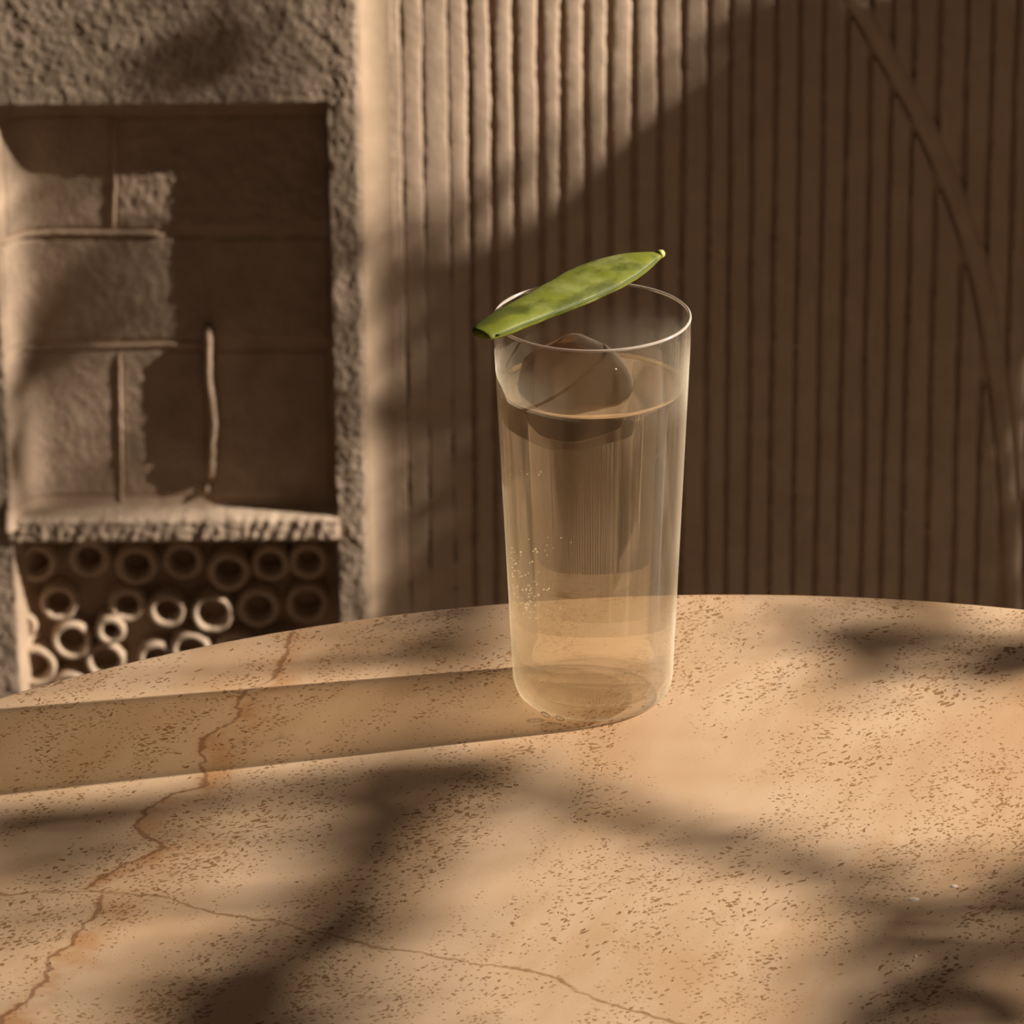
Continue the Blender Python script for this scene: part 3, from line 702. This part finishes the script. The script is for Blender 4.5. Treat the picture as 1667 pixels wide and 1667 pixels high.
# bubbles clinging inside the glass
t = NT('bubble_skin'); M_bub = t.done(t.bsdf(Base_Color=(.95, .86, .70), Roughness=.12, Specular_IOR_Level=1.0))
bm = bmesh.new()
for (cx, cy, sx, sy, n, r0, r1) in ((846, 905, 8, 8, 10, .00018, .0004), (866, 950, 12, 22, 34, .00022, .00055), (868, 985, 6, 12, 14, .00025, .0006), (850, 940, 10, 25, 22, .00018, .0004),
                                    (868, 1140, 3, 8, 10, .00025, .0006), (885, 1140, 14, 6, 8, .0002, .0005), (865, 762, 16, 5, 7, .0002, .0004), (1045, 1140, 25, 10, 8, .0002, .00045), (960, 1110, 60, 40, 14, .00014, .0003), (900, 900, 30, 25, 14, .00012, .0003), (905, 985, 20, 4, 4, .00025, .0004)):
    for k in range(n):
        p = at_tumbler(random.gauss(cx, sx), random.gauss(cy, sy), .0271)
        rr = RI(max(.006, p.z)) - .0004
        q = math.hypot(p.x, p.y)
        if p.z < .009: continue
        s = random.uniform(r0, r1)
        p = Vector((p.x * (rr - s) / q, p.y * (rr - s) / q, p.z))
        bmesh.ops.create_icosphere(bm, subdivisions=1, radius=s, matrix=Matrix.Translation(p))
me = bpy.data.meshes.new('bubbles'); bm.to_mesh(me); bm.free()
tag(link('bubbles', me, M_bub, drink), 'fine white bubbles clinging inside the glass', kind='stuff')

t = NT('wet_ice'); co = t.n('ShaderNodeTexCoord').outputs['Object']
zz = t.n('ShaderNodeSeparateXYZ', {0: t.n('ShaderNodeNewGeometry').outputs['Position']}).outputs[2]
ior = t.map(zz, LZ - .0013, LZ - .0009, .985, 1.31, False)
gi = t.n('ShaderNodeBsdfGlass', {'Color': (.45, .39, .33), 'Roughness': .05, 'IOR': ior, 'Normal': t.bump(t.noise(co, 160, 3), .25, .001)})  # dark tint stands in for the dark wall refracted through clear ice
di = t.n('ShaderNodeBsdfDiffuse', {'Color': (.8, .72, .6)})
lw = t.n('ShaderNodeLayerWeight', {'Blend': .3}).outputs['Facing']
gi = t.n('ShaderNodeMixShader', {0: .15, 1: gi, 2: t.n('ShaderNodeBsdfTransparent', {'Color': (.6, .54, .47)})})
M_ice = t.done(t.n('ShaderNodeMixShader', {0: t.math('MULTIPLY_ADD', t.math('POWER', lw, 2.0), .16, .01), 1: gi, 2: di}))
def ice(name, label, cx, cy, z0, z1, hx, hy, seed, taper, rot):
    bm = bmesh.new(); bmesh.ops.create_cube(bm, size=2)
    bmesh.ops.subdivide_edges(bm, edges=bm.edges, cuts=9, use_grid_fill=True)
    for v in bm.verts:
        c = v.co.copy()
        s = c.normalized() * 1.18
        c = c.lerp(s, .86)
        f = 1 - taper * max(0, c.z) ** 2
        d = .06 * nz(c.x * 1.3 + seed, c.y * 1.3, c.z * 1.3) + .03 * nz(c.x * 3 + seed, c.y * 3, c.z * 3)
        c = c * (1 + d)
        v.co = (c.x * f * hx, c.y * f * hy, c.z * (z1 - z0) / 2 + (z0 + z1) / 2)
    bmesh.ops.rotate(bm, verts=bm.verts, cent=(0, 0, 0), matrix=Matrix.Rotation(rot, 3, 'Z'))
    bmesh.ops.translate(bm, verts=bm.verts, vec=(cx, cy, 0))
    me = bpy.data.meshes.new(name); bm.to_mesh(me); bm.free()
    o = tag(link(name, me, M_ice), label, 'ice', 'ice in the drink')

ice('ice_lump', 'clear ice lump rising out of the drink inside the highball glass', -.0062, .003, .1020, .1352, .0178, .0170, 1.0, .26, .3)
# flat green pea pod lying across the rim
t = NT('pod_skin'); tc = t.n('ShaderNodeTexCoord'); co = tc.outputs['Object']
cs = t.along(co, 49.5, 1.8)
n1 = t.noise(cs, 55, 4, .55); n2 = t.noise(cs, 230, 4, .6); n3 = t.noise(t.xf(co, loc=(3, 1, 0)), 45, 3)
col = t.mix(t.math('MULTIPLY', t.map(n3, .45, .65), .7), (.180, .208, .020), (.29, .32, .105))
col = t.mix(t.math('MULTIPLY', t.map(n2, .5, .75), .4), col, (.13, .155, .016))
col = t.mix(t.math('MULTIPLY', t.map(n1, .455, .575), .85), col, (.065, .082, .010))
M_pod = t.done(t.bsdf(Base_Color=col, Roughness=.55, Specular_IOR_Level=.3, Normal=t.bump(t.noise(co, 500, 3), .2, .0006), Subsurface_Weight=.12, Subsurface_Radius=(.002, .003, .0005), Subsurface_Scale=.6))
t = NT('pod_seam'); M_seam = t.done(t.bsdf(Base_Color=(.085, .12, .012), Roughness=.7))
t = NT('pod_tip'); M_tip = t.done(t.bsdf(Base_Color=(.50, .52, .17), Roughness=.5))
A = Vector((-.0390, -.0250, GH + .0021)); B = Vector((.0256, .0535, GH + .0030))
ax = (B - A); PL = ax.length; ax.normalize()
# across the pod, towards the eye's side the face is rolled down a little
ac0 = Vector((ax.y, -ax.x, 0)).normalized(); nn0 = ac0.cross(ax).normalized()
if nn0.z < 0: nn0 = -nn0
roll = math.radians(-8)
ac = ac0 * math.cos(roll) + nn0 * math.sin(roll); nn = -ac0 * math.sin(roll) + nn0 * math.cos(roll)
TT = [0, .012, .05, .12, .22, .34, .46, .58, .68, .78, .86, .92, .96, .985, 1.0]
far = [.0040, .0052, .0066, .0077, .0088, .0098, .0112, .0124, .0128, .0118, .0096, .0068, .0044, .0028, .0018]
near = [.0034, .0042, .0048, .0054, .0060, .0068, .0076, .0080, .0078, .0068, .0052, .0036, .0024, .0017, .0013]
SEEDS = [.14, .25, .36, .47, .58, .69, .79]
pod = thing('pea_pod', 'flat green pea pod lying across the rim of the highball glass', 'pea pod', tuple(A.lerp(B, .4)))
V, Fc = [], []; m = 24; n = 70
def pod_pt(s, w, lift=0.0):
    f = np.interp(s, TT, far); g = np.interp(s, TT, near)
    c_, s_ = math.cos(w), math.sin(w)
    o = (g if c_ > 0 else f) * c_
    th = .0021 * min(1, (min(s + .02, 1 - s) / .12)) ** .5 + .0004
    th *= 1 + .14 * sum(math.exp(-((s - q) / .035) ** 2) for q in SEEDS) * math.exp(-(c_ / .55) ** 2)
    z = th * (1 if s_ >= 0 else -1) * abs(s_) ** .85
    bow = .0016 * math.sin(math.pi * s) ** 2
    return A + ax * (PL * s) + ac * (o + .0004 * nz(s * 9, 3)) + nn * (z - bow * .0 + lift)
for k in range(n + 1):
    s = k / n
    for j in range(m):
        V.append(pod_pt(s, 2 * math.pi * j / m))
for k in range(n):
    for j in range(m):
        Fc.append([k * m + j, k * m + (j + 1) % m, (k + 1) * m + (j + 1) % m, (k + 1) * m + j])
Fc.append(list(range(m))[::-1]); Fc.append([n * m + j for j in range(m)])
link('pod_shell', recalc(mesh('pod_shell', V, Fc)), M_pod, pod)
path = [pod_pt(s, math.radians(14), .0001) for s in np.linspace(.03, .95, 60)]
V, Fc = tube(path, .00042, 6); link('seam', recalc(mesh('seam', V, Fc)), M_seam, pod)
path = [B + ax * q + nn * .0002 for q in (-.0014, .0, .0012, .0018)]
V, Fc = tube(path, [.0017, .0017, .0014, .0006], 10); link('stem_tip', recalc(mesh('stem_tip', V, Fc)), M_tip, pod)

# ================================================================== small unseen tree between lamp and table, leaves fitted to the dappled shade
t = NT('leaf_green'); M_leaf = t.done(t.bsdf(Base_Color=(.06, .10, .025), Roughness=.5))
t = NT('bark'); M_bark = t.done(t.bsdf(Base_Color=(.13, .09, .06), Roughness=.85))
t = NT('pot_clay'); M_pot = t.done(t.bsdf(Base_Color=(.42, .24, .15), Roughness=.8))
t = NT('pot_soil'); M_soil = t.done(t.bsdf(Base_Color=(.05, .035, .025), Roughness=.95))
C0 = LAMP + (Vector((0, .3, -.12)) - LAMP).normalized() * 1.6
nrm_ = (C0 - LAMP).normalized(); EX = nrm_.cross(Vector((0, 0, 1))).normalized(); EY = EX.cross(nrm_)
sheet = lambda x, y: C0 + EX * x + EY * y
foot = sheet(.17, 0); foot = Vector((foot.x, foot.y, FLOOR))
tree = thing('potted_tree', 'small leafy tree in a clay pot standing unseen to the right of the table, shading it', 'tree', tuple(foot))
pr = [(0, 0), (.13, 0), (.14, .01), (.175, .26), (.185, .265), (.185, .30), (.168, .30), (.160, .255), (.13, .03), (0, .03)]
V, Fc = lathe_verts(pr, 48, foot); link('pot', recalc(mesh('pot', V, Fc)), M_pot, tree)
V, Fc = lathe_verts([(0, .262), (.10, .266), (.158, .255), (.12, .1), (0, .1)], 32, foot); link('soil', recalc(mesh('soil', V, Fc)), M_soil, tree)
def bend(p0, p1, sag, n=14, seed=0):
    return [p0.lerp(p1, k / n) + Vector((.006 * nz(k * .4, seed), .006 * nz(k * .4, seed + 5), sag * math.sin(math.pi * k / n))) * (1 if 0 < k < n else 0) for k in range(n + 1)]
top = sheet(.16, .12)
path = bend(foot + Vector((0, 0, .24)), top, 0, 24, 3)
V, Fc = tube(path, [.016 - .010 * k / 24 for k in range(25)], 10); link('trunk', recalc(mesh('trunk', V, Fc)), M_bark, tree)
hubs = []
for k, (x0, y0, x1, y1, sag) in enumerate(BRANCHES):
    p0, p1 = sheet(x0, y0), sheet(x1, y1)
    path = bend(p0, p1, sag, 16, 20 + k); hubs.append(path)
    V, Fc = tube(path, [.0028 - .0018 * i / 16 for i in range(17)], 7); link('branch', recalc(mesh('branch', V, Fc)), M_bark, tree)
random.seed(5)
lv = bpy.data.meshes.new('leaf')
nl, nw = 12, 5; V = []; Fc = []
for i in range(nl + 1):
    u = -1 + 2 * i / nl; w = max(1 - u * u, 0) ** .75
    for j in range(nw):
        q = -1 + 2 * j / (nw - 1)
        V.append((u * .5, q * .5 * w, .05 * (abs(q) * w) - .05 * u * u))
for i in range(nl):
    for j in range(nw - 1):
        Fc.append([i * nw + j, (i + 1) * nw + j, (i + 1) * nw + j + 1, i * nw + j + 1])
lv.from_pydata(V, [], Fc); lv.materials.append(M_leaf)
lv.polygons.foreach_set('use_smooth', [True] * len(lv.polygons))
for k, (x, y, a, ln, wdt) in enumerate(LEAVES):
    p = sheet(x, y); s = 1 + random.uniform(-.035, .035)
    pos = LAMP + (p - LAMP) * s
    X = EX * math.cos(a) + EY * math.sin(a); Yv = EY * math.cos(a) - EX * math.sin(a); Z = X.cross(Yv)
    tl = random.uniform(-.25, .25); X2 = (X + Z * tl).normalized(); Z2 = X2.cross(Yv).normalized()
    o = bpy.data.objects.new('leaf', lv); COL.objects.link(o)
    o.parent = tree; o.matrix_parent_inverse = Matrix.Translation(tree.location).inverted()
    sx, sy = ln * s / math.cos(math.atan(tl)), wdt * s
    o.matrix_basis = Matrix(((X2.x * sx, Yv.x * sy, Z2.x * ln, pos.x), (X2.y * sx, Yv.y * sy, Z2.y * ln, pos.y), (X2.z * sx, Yv.z * sy, Z2.z * ln, pos.z), (0, 0, 0, 1)))
    # its stalk, back to the nearest branch
    b0, b1 = pos - X2 * (sx * .5), pos + X2 * (sx * .5)
    best = min((((q - e_).length, q, e_) for h_ in hubs for q in h_ for e_ in (b0, b1)), key=lambda r_: r_[0])
    if best[0] > .002:
        V, Fc = tube([best[1], best[1].lerp(best[2], .5) + Vector((0, 0, .1 * best[0])), best[2]], .0006, 5)
        twigs_v.extend([tuple(q) for q in V]); o_ = len(twigs_v) - len(V); twigs_f.extend([[i + o_ for i in f] for f in Fc])
tag(link('stalks', mesh('stalks', twigs_v, twigs_f), M_bark, tree), kind='stuff')
